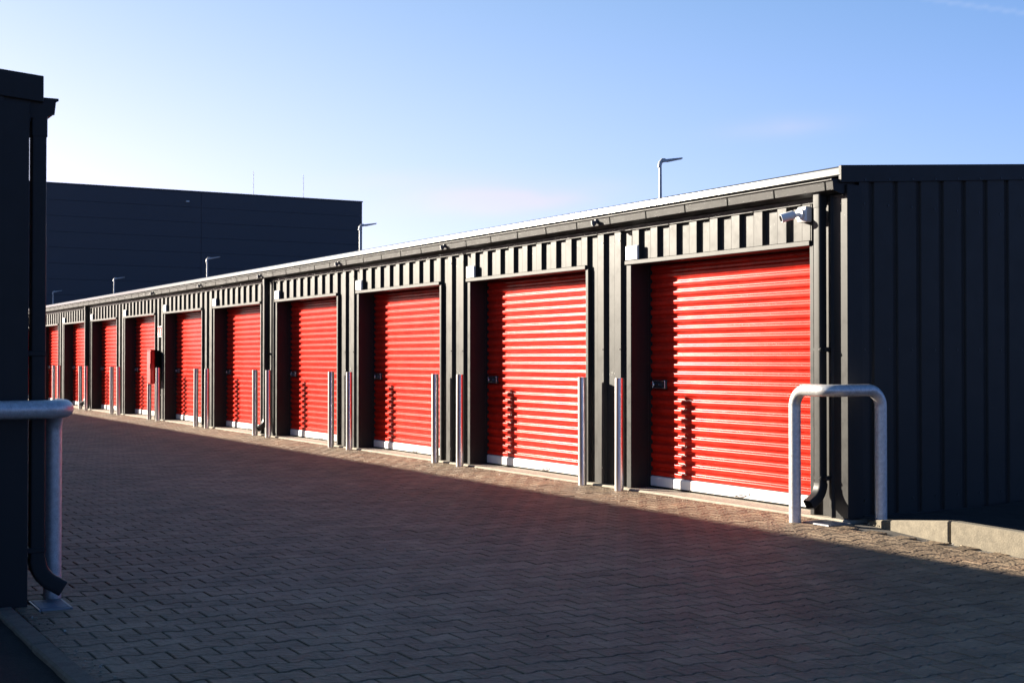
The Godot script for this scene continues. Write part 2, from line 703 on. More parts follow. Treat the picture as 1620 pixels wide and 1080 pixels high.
func soil_patch(x0: float, x1: float, z0: float, z1: float, h: Callable, seed_: int, rough := 0.03) -> ArrayMesh:
	var f := FastNoiseLite.new()
	f.seed = seed_
	f.frequency = 2.2
	f.fractal_octaves = 4
	var b := MB.new()
	var nx := 70
	var nz := 50
	var pts := []
	for j in nz + 1:
		var row := []
		for i in nx + 1:
			var x := lerpf(x0, x1, i / float(nx))
			var z := lerpf(z0, z1, j / float(nz))
			row.append(Vector3(x, h.call(x, z) + rough * f.get_noise_2d(x, z), z))
		pts.append(row)
	var idx := []
	for j in nz + 1:
		var row := []
		for i in nx + 1:
			var a: Vector3 = pts[j][mini(i + 1, nx)] - pts[j][maxi(i - 1, 0)]
			var c: Vector3 = pts[mini(j + 1, nz)][i] - pts[maxi(j - 1, 0)][i]
			var n := c.cross(a).normalized()
			row.append(b._vert(pts[j][i], n if n.y > 0 else -n))
		idx.append(row)
	for j in nz:
		for i in nx:
			b.quad_i(idx[j][i], idx[j][i + 1], idx[j + 1][i + 1], idx[j + 1][i])
	return b.mesh()


func curb_line(pts: Array, tops: Array, width: float, label: String, side: float) -> void:
	var line := thing("concrete_kerb", label, "kerb", pts[0])
	for k in pts.size() - 1:
		var p: Vector3 = pts[k]
		var q: Vector3 = pts[k + 1]
		var d := (q - p).normalized()
		var w := Vector3(d.z, 0, -d.x) * side * width
		p += d * 0.006
		q -= d * 0.006
		var o: Vector3 = pts[0]
		var b := MB.new()
		var lean := w * 0.18
		var dn := Vector3.DOWN * 0.25
		b.hexa([p + dn - o, q + dn - o, q + w + dn - o, p + w + dn - o,
			p + lean + Vector3.UP * tops[k] - o, q + lean + Vector3.UP * tops[k + 1] - o, q + w + Vector3.UP * tops[k + 1] - o, p + w + Vector3.UP * tops[k] - o], 0.009)
		put("kerb_stone", b.mesh(), M.kerb_concrete, line)


func make_beds() -> void:
	struct("soil_bed", soil_patch(7.52, 13.5, -7.86, -2.0, func(x, z): return -0.022 + 0.05 * smoothstep(8.2, 9.8, x) + 0.034 * smoothstep(-7.3, -7.8, z), 3, 0.016), M.soil)
	struct("soil_bed", soil_patch(-6.0, 1.10, -7.25, -3.4, func(x, z): return -0.014 + 0.02 * smoothstep(1.0, 0.6, x), 4, 0.008), M.soil)
	curb_line([Vector3(7.655, 0, -7.775), Vector3(7.415, 0, -6.735), Vector3(7.30, 0, -5.74), Vector3(7.22, 0, -4.74), Vector3(7.18, 0, -3.74), Vector3(7.16, 0, -2.74)],
		[0.004, 0.118, 0.120, 0.120, 0.120, 0.120], 0.10, "pale concrete kerb with ramped end stone beside the right soil bed", -1.0)
	curb_line([Vector3(1.20, 0, -7.20), Vector3(1.20, 0, -6.17), Vector3(1.215, 0, -5.17), Vector3(1.23, 0, -4.17), Vector3(1.25, 0, -3.17)],
		[0.004, 0.012, 0.016, 0.016, 0.016], 0.11, "shaded concrete kerb beside the dark bed, bottom left corner", -1.0)


# ---------------------------------------------------------------- far warehouse
func make_warehouse() -> void:
	var zf := -110.0
	var x0 := 4.0
	var x1 := 47.1
	var h := 14.9
	var t := thing("warehouse", "huge windowless navy warehouse rising behind the storage rows", "warehouse", Vector3(x1, 0, zf))
	var b := MB.new()
	b.box(Vector3(x0 - x1, -0.3, -60.0), Vector3(-0.12, h - 0.1, -0.12))
	put("wall", b.mesh(), M.warehouse_panel, t)
	var rows := 12
	var step := h / rows
	for r in rows:
		var w := 0.0
		var y0 := r * step
		for cidx in 3:
			var wid := (x1 - x0) / 3.0
			var p := MB.new()
			p.box(Vector3(w - wid + 0.012, y0 + 0.006, -0.1), Vector3(w - 0.012, y0 + step - 0.006, rng.randf_range(-0.004, 0.006)), 0.008)
			put("wall_panel", p.mesh(), M.warehouse_panel, t)
			w -= wid
	var cap := MB.new()
	cap.box(Vector3(x0 - x1 - 0.05, h, -60.0), Vector3(0.05, h + 0.12, 0.05), 0.02)
	put("parapet_cap", cap.mesh(), M.warehouse_panel, t)
	for px in [37.7, 42.2]:
		var l := MB.new()
		l.tube([Vector3(px - x1, h, -1.5), Vector3(px - x1, h + 2.3, -1.5)], 0.022, 6)
		put("lightning_rod", l.mesh(), M.grey_plastic, t)
	var wl := MB.new()
	wl.box(Vector3(31.45 - x1, 14.06, 0.02), Vector3(31.70 - x1, 14.15, 0.2), 0.015)
	put("wall_lamp", wl.mesh(), M.white_plastic, t)


# ---------------------------------------------------------------- a row of storage units
func row_length(doors: int) -> float:
	return FIRST_JAMB * 2.0 + OPEN_W * doors + (UNIT - OPEN_W) * (doors - 1)


# trapezoid sheet between z0 > z1 (along the front). crests stand proud (towards -x)
func front_sheet(z_hi: float, z_lo: float, y0: float, y1: float, tilt: float) -> ArrayMesh:
	var pitch := UNIT / 11.0
	var dep := 0.034
	var phase := -0.409 + 0.004
	var pts := []
	# outline from high z to low z: u = z, w = x
	var k := floori((phase - z_hi) / pitch) - 1
	var raw := []
	for i in range(k, k + 80):
		var ze := phase - i * pitch          # near end of a crest
		raw.append([ze + 0.008, dep])
		raw.append([ze, 0.0])
		raw.append([ze - 0.108, 0.0])
		raw.append([ze - 0.122, 0.0055])
		raw.append([ze - 0.130, dep])
		if ze < z_lo - pitch:
			break
	var last = null
	for q in raw:
		if last != null and last[0] > z_hi and q[0] < z_hi:
			pts.append(Vector2(z_hi, lerpf(last[1], q[1], (last[0] - z_hi) / (last[0] - q[0]))))
		if last != null and last[0] > z_lo and q[0] < z_lo:
			pts.append(Vector2(z_lo, lerpf(last[1], q[1], (last[0] - z_lo) / (last[0] - q[0]))))
			break
		if q[0] <= z_hi and q[0] >= z_lo:
			pts.append(Vector2(q[0], q[1]))
		last = q
	var m := MB.new()
	var mid := (z_hi + z_lo) * 0.5
	m.pull(pts, 0.004, y0, y1, func(u, w, t): return Vector3(w + (u - mid) * tilt, t, u), -1.0)
	return m.mesh()


func end_sheet(x0: float, x1: float, zp: float, face: float, slope_y: Callable) -> ArrayMesh:
	var pitch := 0.256
	var dep := 0.024
	var pts := []
	var x := x0
	pts.append(Vector2(x, 0.0))
	x += 0.10
	while x + 0.066 < x1 - 0.02:
		pts.append(Vector2(x, 0.0))
		pts.append(Vector2(x + 0.010, -dep))
		pts.append(Vector2(x + 0.052, -dep))
		pts.append(Vector2(x + 0.062, 0.0))
		x += pitch
	pts.append(Vector2(x1, 0.0))
	var m := MB.new()
	m.pull(pts, 0.004, 0.0, 1.0, func(u, w, t): return Vector3(u, lerpf(0.0, slope_y.call(u), t) if u != 0.0 or t != 0.0 else 0.0, zp + w * face), face)
	return m.mesh()


func make_row(at: Vector3, turn: float, doors: int, label: String) -> Node3D:
	var row := thing("storage_row", label, "building", at, turn)
	var L := row_length(doors)
	var D := 6.4
	var A: Material = M.anthracite_sheet
	var T: Material = M.anthracite_trim
	var jambs := []     # [near jamb z, far jamb z] of each door
	for k in doors:
		var z := -FIRST_JAMB - k * UNIT
		jambs.append([z, z - OPEN_W])
	# concrete footing with the sills
	var b := MB.new()
	b.box(Vector3(-0.052, -0.3, -L), Vector3(D, 0.0, 0.0), 0.008)
	put("footing", b.mesh(), M.concrete, row)
	# inner walls that close the building
	b = MB.new()
	b.box(Vector3(RECESS + 0.06, 0.0, -L + 0.05), Vector3(D - 0.05, 2.58, -0.05))
	put("inner_wall", b.mesh(), M.dark_plastic, row)
	# piers between the doors, with the cladding on them
	var spans := [[0.0, jambs[0][0]]]
	for k in doors - 1:
		spans.append([jambs[k][1], jambs[k + 1][0]])
	spans.append([jambs[doors - 1][1], -L])
	for s in spans:
		var p := MB.new()
		var near_z: float = s[0] - (0.03 if s[0] == 0.0 else 0.0)
		var far_z: float = s[1] + (0.03 if s[1] == -L else 0.0)
		p.box(Vector3(0.042, 0.0, far_z), Vector3(RECESS + 0.06, 2.52, near_z), 0.003)
		put("pier", p.mesh(), T, row)
		var wp := put("wall_panel", front_sheet(near_z + 0.002, far_z - 0.002, 0.004, 2.49, rng.randf_range(-0.004, 0.004)), A, row)
		var ws := MB.new()
		for q in range(0, 140):
			var sz := -0.409 + 0.004 - 0.020 - q * UNIT / 11.0
			if sz < near_z - 0.05 and sz > far_z + 0.07:
				for sy in [0.16, 1.34, 2.40]:
					ws.tube([Vector3(0.002, sy, sz), Vector3(-0.006, sy, sz)], 0.0065, 8)
		if ws.v.size() > 0:
			put("screw_row", ws.mesh(), M.chrome, wp).set_meta("kind", "stuff")
	for k in doors:
		var h := MB.new()
		h.box(Vector3(0.042, OPEN_H, jambs[k][1]), Vector3(RECESS + 0.06, 2.52, jambs[k][0]), 0.003)
		put("door_header", h.mesh(), T, row)
		put("wall_panel", front_sheet(jambs[k][0] + 0.002, jambs[k][1] - 0.002, OPEN_H + 0.02, 2.49, rng.randf_range(-0.004, 0.004)), A, row)
	# trim under the gutter
	b = MB.new()
	b.box(Vector3(-0.010, 2.487, -L + 0.01), Vector3(0.06, 2.512, -0.16), 0.003)
	put("wall_top_trim", b.mesh(), T, row)
	b = MB.new()
	b.box(Vector3(-0.014, 2.512, -L + 0.01), Vector3(0.2, 2.66, -0.03))
	put("eave_board", b.mesh(), T, row)
	# door frames
	var jm_l := MB.new()     # far jamb trim
	jm_l.box(Vector3(-0.006, 0.0, -0.062), Vector3(0.20, OPEN_H, 0.004), 0.004)
	var jm_r := MB.new()     # near jamb trim
	jm_r.box(Vector3(-0.006, 0.0, -0.004), Vector3(0.20, OPEN_H, 0.045), 0.004)
	var li := MB.new()
	li.box(Vector3(-0.022, OPEN_H - 0.004, -OPEN_W - 0.085), Vector3(0.20, OPEN_H + 0.040, 0.012), 0.005)
	var mj_l := jm_l.mesh()
	var mj_r := jm_r.mesh()
	var mli := li.mesh()
	for k in doors:
		put("door_jamb", mj_l, T, row).position = Vector3(0, 0, jambs[k][1])
		put("door_jamb", mj_r, T, row).position = Vector3(0, 0, jambs[k][0])
		put("door_lintel", mli, T, row).position = Vector3(0, 0, jambs[k][0])
	# roller doors
	var proto := make_door()
	for k in doors:
		var d: Node3D = proto if k == 0 else proto.duplicate()
		d.name = numbered("roller_door", row)
		row.add_child(d, true)
		d.position = Vector3(RECESS + rng.randf_range(-0.004, 0.004), 0.0, jambs[k][0])
		d.rotation.z = rng.randf_range(-0.002, 0.002)
	# roof
	var ys := func(x: float) -> float: return 2.746 + 0.074 * (x + 0.073) if x < D * 0.5 else 2.746 + 0.074 * (D - x + 0.073)
	for s in 2:
		var xa := -0.05 if s == 0 else D * 0.5
		var xb := D * 0.5 if s == 0 else D + 0.05
		b = MB.new()
		var ya: float = ys.call(xa) - 0.03
		var yb: float = ys.call(xb) - 0.03
		b.hexa([Vector3(xa, ya - 0.05, -L - 0.01), Vector3(xb, yb - 0.05, -L - 0.01), Vector3(xb, yb - 0.05, 0.01), Vector3(xa, ya - 0.05, 0.01),
			Vector3(xa, ya, -L - 0.01), Vector3(xb, yb, -L - 0.01), Vector3(xb, yb, 0.01), Vector3(xa, ya, 0.01)])
		put("roof", b.mesh(), M.roof_sheet, row)
	# eave flashing: a lip that leans back, catching the sun, made of 3 m lengths
	var seg := 3.0
	var z := 0.0
	while z > -L + 0.01:
		var ze := maxf(z - seg, -L)
		var fl := MB.new()
		var wob := rng.randf_range(-0.0022, 0.0022)
		fl.pull([Vector2(0.03, 2.742), Vector2(-0.050, 2.744), Vector2(-0.066, 2.733), Vector2(-0.076 - wob * 0.5, 2.672), Vector2(-0.066, 2.664)], 0.006, z - 0.002, ze + 0.002, func(u, w, t): return Vector3(u, w, t), 1.0)
		put("eave_flashing", fl.mesh(), M.flashing, row)
		z = ze
	# gutter with its brackets
	var g := MB.new()
	g.pull([Vector2(-0.016, 2.636), Vector2(-0.016, 2.534), Vector2(-0.060, 2.534), Vector2(-0.130, 2.556), Vector2(-0.137, 2.622), Vector2(-0.150, 2.628), Vector2(-0.150, 2.638), Vector2(-0.130, 2.638), Vector2(-0.123, 2.566), Vector2(-0.060, 2.546), Vector2(-0.024, 2.546), Vector2(-0.024, 2.636)],
		0.003, -0.022, -L + 0.022, func(u, w, t): return Vector3(u, w, t), 1.0, true, true)
	var gut := put("gutter", g.mesh(), T, row)
	var ec := MB.new()
	ec.pull([Vector2(-0.014, 2.640), Vector2(-0.014, 2.531), Vector2(-0.061, 2.531), Vector2(-0.133, 2.554), Vector2(-0.140, 2.620), Vector2(-0.153, 2.627), Vector2(-0.153, 2.640)], 0.0, -0.003, 0.003, func(u, w, t): return Vector3(u, w, t), 1.0, true, true)
	var ecm := ec.mesh()
	put("end_cap", ecm, T, gut).position = Vector3(0, 0, -0.018)
	put("end_cap", ecm, T, gut).position = Vector3(0, 0, -L + 0.018)
	var gb := MB.new()
	gb.hexa([Vector3(-0.134, 2.553, -0.006), Vector3(-0.125, 2.553, -0.006), Vector3(-0.125, 2.553, 0.006), Vector3(-0.134, 2.553, 0.006), Vector3(-0.1405, 2.624, -0.006), Vector3(-0.130, 2.624, -0.006), Vector3(-0.130, 2.624, 0.006), Vector3(-0.1405, 2.624, 0.006)], 0.001)
	gb.box(Vector3(-0.146, 2.639, -0.010), Vector3(-0.02, 2.644, 0.010), 0.001)
	var gbm := gb.mesh()
	z = -0.105
	while z > -L + 0.05:
		put("gutter_bracket", gbm, M.black_rubber, gut).position = Vector3(0, 0, z)
		z -= 0.605
	# downspouts
	var dn := make_downspout()
	var spots := [-0.245]
	for k in [3, 7]:
		if k < doors - 1:
			spots.append((jambs[k][1] + jambs[k + 1][0]) * 0.5 + 0.02)
	spots.append(-L + 0.06)
	for k in spots.size():
		var o: Node3D = dn if k == 0 else dn.duplicate()
		o.name = numbered("downspout", row)
		row.add_child(o, true)
		o.position = Vector3(0, 0, spots[k])
	# end walls, verge and corner trims
	for e in 2:
		var zp := 0.0 if e == 0 else -L
		var face := 1.0 if e == 0 else -1.0
		var xa := 0.0
		b = MB.new()
		b.box(Vector3(0.02, 0.0, zp - 0.05 if e == 0 else zp + 0.026), Vector3(D - 0.02, 2.60, zp - 0.026 if e == 0 else zp + 0.05))
		put("end_wall", b.mesh(), T, row)
		var widths := [[0.12, 1.144], [1.144, 2.168], [2.168, 3.192], [3.192, 4.216], [4.216, 5.24], [5.24, 6.30]]
		for w in widths:
			var ep := put("end_panel", end_sheet(w[0], w[1], zp, face, ys), A, row)
			var es := MB.new()
			var ex: float = w[0] + 0.055
			while ex < w[1] - 0.04:
				for ey in [0.14, 1.32, 2.46]:
					es.tube([Vector3(ex, ey, zp - face * 0.001), Vector3(ex, ey, zp + face * 0.005)], 0.0075, 8)
				ex += 0.256
			put("screw_row", es.mesh(), M.dark_plastic, ep).set_meta("kind", "stuff")
		# corner trim: an angle at the front corner and at the back corner
		var ct := MB.new()
		ct.pull([Vector2(0.01, -0.172), Vector2(-0.024, -0.168), Vector2(-0.024, -0.158), Vector2(-0.006, -0.152), Vector2(-0.006, 0.006), Vector2(0.150, 0.006), Vector2(0.150, -0.002)], 0.006, 0.0, 2.60, func(u, w, t): return Vector3(u, t, zp + w * face), 1.0)
		put("corner_trim", ct.mesh(), T, row)
		ct = MB.new()
		ct.pull([Vector2(D + 0.006, -0.165), Vector2(D + 0.006, 0.006), Vector2(D - 0.150, 0.006), Vector2(D - 0.150, -0.002)], 0.006, 0.0, 2.60, func(u, w, t): return Vector3(u, t, zp + w * face), -1.0)
		put("corner_trim", ct.mesh(), T, row)
		# verge trim along the slope
		for s in 2:
			var v0 := -0.074 if s == 0 else D * 0.5
			var v1 := D * 0.5 if s == 0 else D + 0.074
			var za := zp + face * 0.012
			var zb := zp - face * 0.02
			b = MB.new()
			var t0: float = ys.call(v0)
			var t1: float = ys.call(v1)
			var lo := minf(za, zb)
			var hi := maxf(za, zb)
			b.hexa([Vector3(v0, t0 - 0.135, lo), Vector3(v1, t1 - 0.135, lo), Vector3(v1, t1 - 0.135, hi), Vector3(v0, t0 - 0.135, hi),
				Vector3(v0, t0, lo), Vector3(v1, t1, lo), Vector3(v1, t1, hi), Vector3(v0, t0, hi)], 0.003)
			var vt := put("verge_trim", b.mesh(), T, row)
			var sc := MB.new()
			var sx := v0 + 0.25
			while sx < v1:
				var yy := lerpf(t0, t1, (sx - v0) / (v1 - v0)) - 0.118
				sc.tube([Vector3(sx, yy, zp + face * 0.011), Vector3(sx, yy, zp + face * 0.0165)], 0.007, 8)
				sx += 0.256
			put("screw_row", sc.mesh(), M.dark_plastic, vt).set_meta("kind", "stuff")
		# drip strip at the foot of the end wall
		b = MB.new()
		b.box(Vector3(0.155, 0.004, minf(zp - face * 0.02, zp + face * 0.016)), Vector3(D - 0.155, 0.024, maxf(zp - face * 0.02, zp + face * 0.016)), 0.003)
		put("foot_trim", b.mesh(), T, row)
	# rear wall
	b = MB.new()
	b.box(Vector3(D - 0.04, 0.0, -L + 0.02), Vector3(D - 0.005, 2.70, -0.02))
	put("rear_wall", b.mesh(), A, row)
	return row


func make_door() -> Node3D:
	# curtain: corrugated sheet; u = y, w = depth. Local x 0 is the outer crest, z runs from 0 to -OPEN_W
	var pitch := 0.0865
	var dep := 0.020
	var pts := []
	var y := 0.118
	pts.append(Vector2(y, 0.008))
	while y < OPEN_H + 0.05:
		pts.append(Vector2(y + 0.004, 0.0))
		pts.append(Vector2(y + 0.038, 0.0))
		pts.append(Vector2(y + 0.050, dep))
		pts.append(Vector2(y + 0.0765, dep))
		y += pitch
	var m := MB.new()
	m.pull(pts, 0.006, 0.02, -OPEN_W - 0.02, func(u, w, t): return Vector3(w, u, t), 1.0)
	var door := MeshInstance3D.new()
	door.mesh = m.mesh()
	door.material_override = M.red_curtain
	# white bottom bar
	var b := MB.new()
	b.pull([Vector2(-0.006, 0.016), Vector2(-0.006, 0.100), Vector2(0.004, 0.112), Vector2(0.024, 0.112), Vector2(0.024, 0.016)], 0.006, 0.0, -OPEN_W, func(u, w, t): return Vector3(u, w, t), -1.0, true)
	put("bottom_bar", b.mesh(), M.white_metal, door)
	b = MB.new()
	b.box(Vector3(0.0, 0.001, -OPEN_W), Vector3(0.022, 0.016, 0.0))
	put("rubber_seal", b.mesh(), M.black_rubber, door)
	# sliding latch: dark housing with a bright rim and a bolt
	b = MB.new()
	b.box(Vector3(-0.014, 0.955, -OPEN_W + 0.035), Vector3(0.012, 1.045, -OPEN_W + 0.265), 0.008)
	put("latch_housing", b.mesh(), M.dark_plastic, door)
	b = MB.new()
	var rim := []
	for k in 33:
		var w := TAU * k / 32.0
		var cz := clampf(cos(w) * 0.14, -0.098, 0.098)
		var cy := clampf(sin(w) * 0.05, -0.034, 0.034)
		rim.append(Vector3(-0.016, 1.0 + cy, -OPEN_W + 0.15 + cz))
	b.tube(rim, 0.006, 8, false)
	put("latch_rim", b.mesh(), M.chrome, door)
	b = MB.new()
	b.tube([Vector3(-0.022, 0.997, -OPEN_W + 0.05), Vector3(-0.022, 0.997, -OPEN_W + 0.17)], 0.011, 12)
	b.box(Vector3(-0.04, 0.985, -OPEN_W + 0.075), Vector3(-0.012, 1.012, -OPEN_W + 0.092), 0.003)
	put("latch_bolt", b.mesh(), M.chrome, door)
	# pull handle low on the bar
	b = MB.new()
	var zc := -OPEN_W * 0.46
	b.tube([Vector3(-0.006, 0.050, zc + 0.05), Vector3(-0.03, 0.048, zc + 0.045), Vector3(-0.034, 0.044, zc), Vector3(-0.03, 0.030, zc - 0.045), Vector3(-0.006, 0.026, zc - 0.05)], 0.006, 8)
	b.box(Vector3(-0.012, 0.048, zc + 0.10), Vector3(-0.004, 0.066, zc + 0.13), 0.003)
	put("pull_handle", b.mesh(), M.chrome, door)
	return door


# box pipe with rounded corners swept along a path in the x-y plane
func make_downspout() -> Node3D:
	var sweep := func(path: Array, hw: float, hd: float) -> ArrayMesh:
		var m := MB.new()
		var rings := []
		for i in path.size():
			var p: Vector2 = path[i]
			var t: Vector2 = (path[mini(i + 1, path.size() - 1)] - path[maxi(i - 1, 0)]).normalized()
			var s := Vector2(-t.y, t.x)
			var ring := []
			for k in 24:
				var a := TAU * (k + 0.5) / 24.0
				var c := Vector2(cos(a), sin(a))
				var e := Vector2(signf(c.x) * pow(absf(c.x), 0.35), signf(c.y) * pow(absf(c.y), 0.35))
				var nn := Vector2(signf(c.x) * pow(absf(c.x), 1.8), signf(c.y) * pow(absf(c.y), 1.8)).normalized()
				ring.append([Vector3(p.x + s.x * e.x * hd, p.y + s.y * e.x * hd, e.y * hw), Vector3(s.x * nn.x, s.y * nn.x, nn.y)])
			rings.append(ring)
		for i in rings.size() - 1:
			for k in 24:
				var q := (k + 1) % 24
				m.quad_i(m._vert(rings[i][k][0], rings[i][k][1]), m._vert(rings[i][q][0], rings[i][q][1]), m._vert(rings[i + 1][q][0], rings[i + 1][q][1]), m._vert(rings[i + 1][k][0], rings[i + 1][k][1]))
		return m.mesh()
	var T: Material = M.anthracite_trim
	var pipe := MeshInstance3D.new()
	pipe.mesh = sweep.call([Vector2(-0.060, 2.56), Vector2(-0.060, 1.4), Vector2(-0.060, 0.26)], 0.040, 0.038)
	pipe.material_override = T
	var el := []
	for k in 9:
		var a := deg_to_rad(62.0) * k / 8.0
		el.append(Vector2(-0.060 - 0.16 * (1.0 - cos(a)), 0.27 - 0.16 * sin(a)))
	var d: Vector2 = (el[8] - el[7]).normalized()
	el.append(el[8] + d * 0.05)
	put("spout", sweep.call(el, 0.044, 0.042), T, pipe)
	put("pipe_collar", sweep.call([Vector2(-0.060, 2.56), Vector2(-0.060, 2.44)], 0.044, 0.042), T, pipe)
	for y in [0.31, 1.32]:
		var b := MB.new()
		b.box(Vector3(-0.096, y - 0.014, -0.045), Vector3(0.02, y + 0.014, 0.045), 0.004)
		b.box(Vector3(-0.07, y - 0.018, 0.044), Vector3(0.01, y + 0.018, 0.075), 0.004)
		put("pipe_clip", b.mesh(), T, pipe)
		var s := MB.new()
		s.tube([Vector3(-0.096, y, 0.03), Vector3(-0.102, y, 0.03)], 0.006, 8)
		put("clip_screw", s.mesh(), M.chrome, pipe)
	return pipe


# ---------------------------------------------------------------- lamps, bollards, guards
func make_lamps() -> void:
	var proto: Node3D = null
	var spots := [-26.35, -44.45, -62.7, -81.2, -99.4]
	var words := ["tall grey street lamp rising behind the roof, alone against open sky",
		"grey street lamp in front of the right edge of the warehouse",
		"thin street lamp before the warehouse, third from the right",
		"small distant street lamp before the warehouse, fourth from the right",
		"faintest street lamp at the far left, just beside the near building"]
	for k in 5:
		var t: Node3D
		if k == 0:
			t = thing("street_lamp", words[0], "street lamp", Vector3(18.95, -0.2, spots[0]), 0.0, "street lamps in a line behind the storage row")
			var b := MB.new()
			b.tube([Vector3.ZERO, Vector3(0, 2.0, 0), Vector3(0, 6.1, 0)], [0.072, 0.058, 0.034], 14)
			put("pole", b.mesh(), M.galvanised_pole, t)
			b = MB.new()
			b.tube([Vector3(-0.03, 5.98, 0), Vector3(0.0, 6.10, 0), Vector3(0.06, 6.17, 0), Vector3(0.14, 6.185, 0)], [0.045, 0.05, 0.045, 0.032], 12)
			put("bracket", b.mesh(), M.galvanised_pole, t)
			b = MB.new()
			b.hexa([Vector3(0.05, 6.10, -0.07), Vector3(0.62, 6.235, -0.09), Vector3(0.62, 6.235, 0.09), Vector3(0.05, 6.10, 0.07),
				Vector3(0.05, 6.18, -0.06), Vector3(0.60, 6.262, -0.085), Vector3(0.60, 6.262, 0.085), Vector3(0.05, 6.18, 0.06)], 0.014)
			put("lamp_head", b.mesh(), M.galvanised_pole, t)
			b = MB.new()
			b.hexa([Vector3(0.22, 6.130, -0.06), Vector3(0.58, 6.214, -0.07), Vector3(0.58, 6.214, 0.07), Vector3(0.22, 6.130, 0.06),
				Vector3(0.22, 6.150, -0.06), Vector3(0.58, 6.234, -0.07), Vector3(0.58, 6.234, 0.07), Vector3(0.22, 6.150, 0.06)])
			put("lamp_glass", b.mesh(), M.lens_glass, t)
			proto = t
		else:
			t = proto.duplicate()
			t.name = numbered("street_lamp", self)
			add_child(t, true)
			t.position = Vector3(18.95, -0.2, spots[k])
			tag(t, words[k], "street lamp", "street lamps in a line behind the storage row")


func make_bollards() -> void:
	var proto: MeshInstance3D = null
	for k in 10:
		for s in 2:
			var z := -11.19 - UNIT * k + (0.332 if s == 0 else -0.332)
			var label := "straight galvanised bollard at the left edge of the %s red door" % ORD[k] if s == 0 else "straight galvanised bollard at the right edge of the %s red door" % ORD[k + 1]
			var o: MeshInstance3D
			if proto == null:
				var m := MB.new()
				m.tube([Vector3(0, -0.1, 0), Vector3(0, 1.072, 0), Vector3(0, 1.078, 0)], [0.0445, 0.0445, 0.041], 28)
				o = put("bollard", m.mesh(), M.galvanised_tube)
				proto = o
			else:
				o = proto.duplicate()
				o.name = numbered("bollard", self)
				add_child(o, true)
			o.position = Vector3(7.32 + rng.randf_range(-0.006, 0.006), ground_y(7.32, z), z + rng.randf_range(-0.01, 0.01))
			o.rotation = Vector3(rng.randf_range(-0.004, 0.004), rng.randf() * TAU, rng.randf_range(-0.004, 0.004))
			tag(o, label, "bollard", "bollards along the red doors")


func bent(path: Array, r: float) -> Array:
	var out := [path[0]]
	for i in range(1, path.size() - 1):
		var p: Vector3 = path[i]
		var a: Vector3 = (path[i - 1] - p).normalized()
		var b: Vector3 = (path[i + 1] - p).normalized()
		for s in 11:
			var w := PI * 0.5 * s / 10.0
			# quarter circle between the two straight runs
			out.append(p + a * r * (1.0 - sin(w)) + b * r * (1.0 - cos(w)))
	out.append(path[path.size() - 1])
	return out


func make_guards() -> void:
	var m := MB.new()
	m.tube(bent([Vector3(7.127, -0.15, -8.13), Vector3(7.127, 1.006, -8.13), Vector3(7.127, 1.006, -7.715), Vector3(7.625, 1.006, -7.715), Vector3(7.625, -0.15, -7.715)], 0.13), 0.0465, 28)
	tag(put("corner_guard", m.mesh(), M.galvanised), "bent galvanised pipe guard around the lit corner of the right storage row", "guard rail", "pipe guards at building corners")
	m = MB.new()
	m.tube(bent([Vector3(1.432, -0.15, -7.50), Vector3(1.432, 0.994, -7.50), Vector3(1.432, 0.994, -7.09), Vector3(0.86, 0.994, -7.09), Vector3(0.86, -0.15, -7.09)], 0.13), 0.0465, 28)
	tag(put("corner_guard", m.mesh(), M.galvanised), "shaded bluish pipe guard at the left edge, before the dark end wall", "guard rail", "pipe guards at building corners")


func make_door_lamps() -> void:
	var proto: Node3D = null
	for k in 11:
		var z := NEAR_Z - FIRST_JAMB - OPEN_W - k * UNIT
		var label := "square white lamp box above the left corner of the %s red door" % ORD[k]
		var at := Vector3(FACADE_X - 0.012, OPEN_H + 0.042, z + 0.035)
		var t: Node3D
		if proto == null:
			t = thing("door_lamp", label, "lamp", at, 0.0, "white lamp boxes above the doors")
			var b := MB.new()
			b.box(Vector3(-0.012, 0.0, -0.10), Vector3(0.012, 0.135, 0.10), 0.004)
			put("lamp_body", b.mesh(), M.white_plastic, t)
			b = MB.new()
			b.box(Vector3(-0.016, 0.010, -0.09), Vector3(-0.011, 0.125, 0.09), 0.002)
			put("lamp_cover", b.mesh(), M.white_plastic, t)
			proto = t
		else:
			t = proto.duplicate()
			t.name = numbered("door_lamp", self)
			add_child(t, true)
			t.position = at
			tag(t, label, "lamp", "white lamp boxes above the doors")


func make_camera_box() -> void:
	var t := thing("security_camera", "white bullet security camera on a wall box under the eave", "camera", Vector3(FACADE_X, 2.405, -8.345))
	var b := MB.new()
	b.box(Vector3(-0.070, -0.062, -0.056), Vector3(-0.001, 0.062, 0.056), 0.010)
	put("mount_box", b.mesh(), M.white_plastic, t)
	b = MB.new()
	b.tube([Vector3(-0.07, 0.0, 0.0), Vector3(-0.095, 0, 0)], 0.045, 20)
	b.tube([Vector3(-0.09, 0, 0), Vector3(-0.125, -0.012, -0.012), Vector3(-0.15, -0.015, -0.02)], [0.018, 0.016, 0.016], 12)
	put("swivel_arm", b.mesh(), M.white_plastic, t)
	b = MB.new()
	b.tube([Vector3(-0.13, -0.003, -0.010), Vector3(-0.145, -0.007, -0.016), Vector3(-0.232, -0.034, -0.046), Vector3(-0.238, -0.036, -0.049)], [0.026, 0.036, 0.036, 0.033], 20)
	put("camera_body", b.mesh(), M.white_plastic, t)
	b = MB.new()
	b.tube([Vector3(-0.236, -0.0352, -0.048), Vector3(-0.241, -0.0368, -0.050)], 0.026, 18)
	put("lens", b.mesh(), M.lens_glass, t)


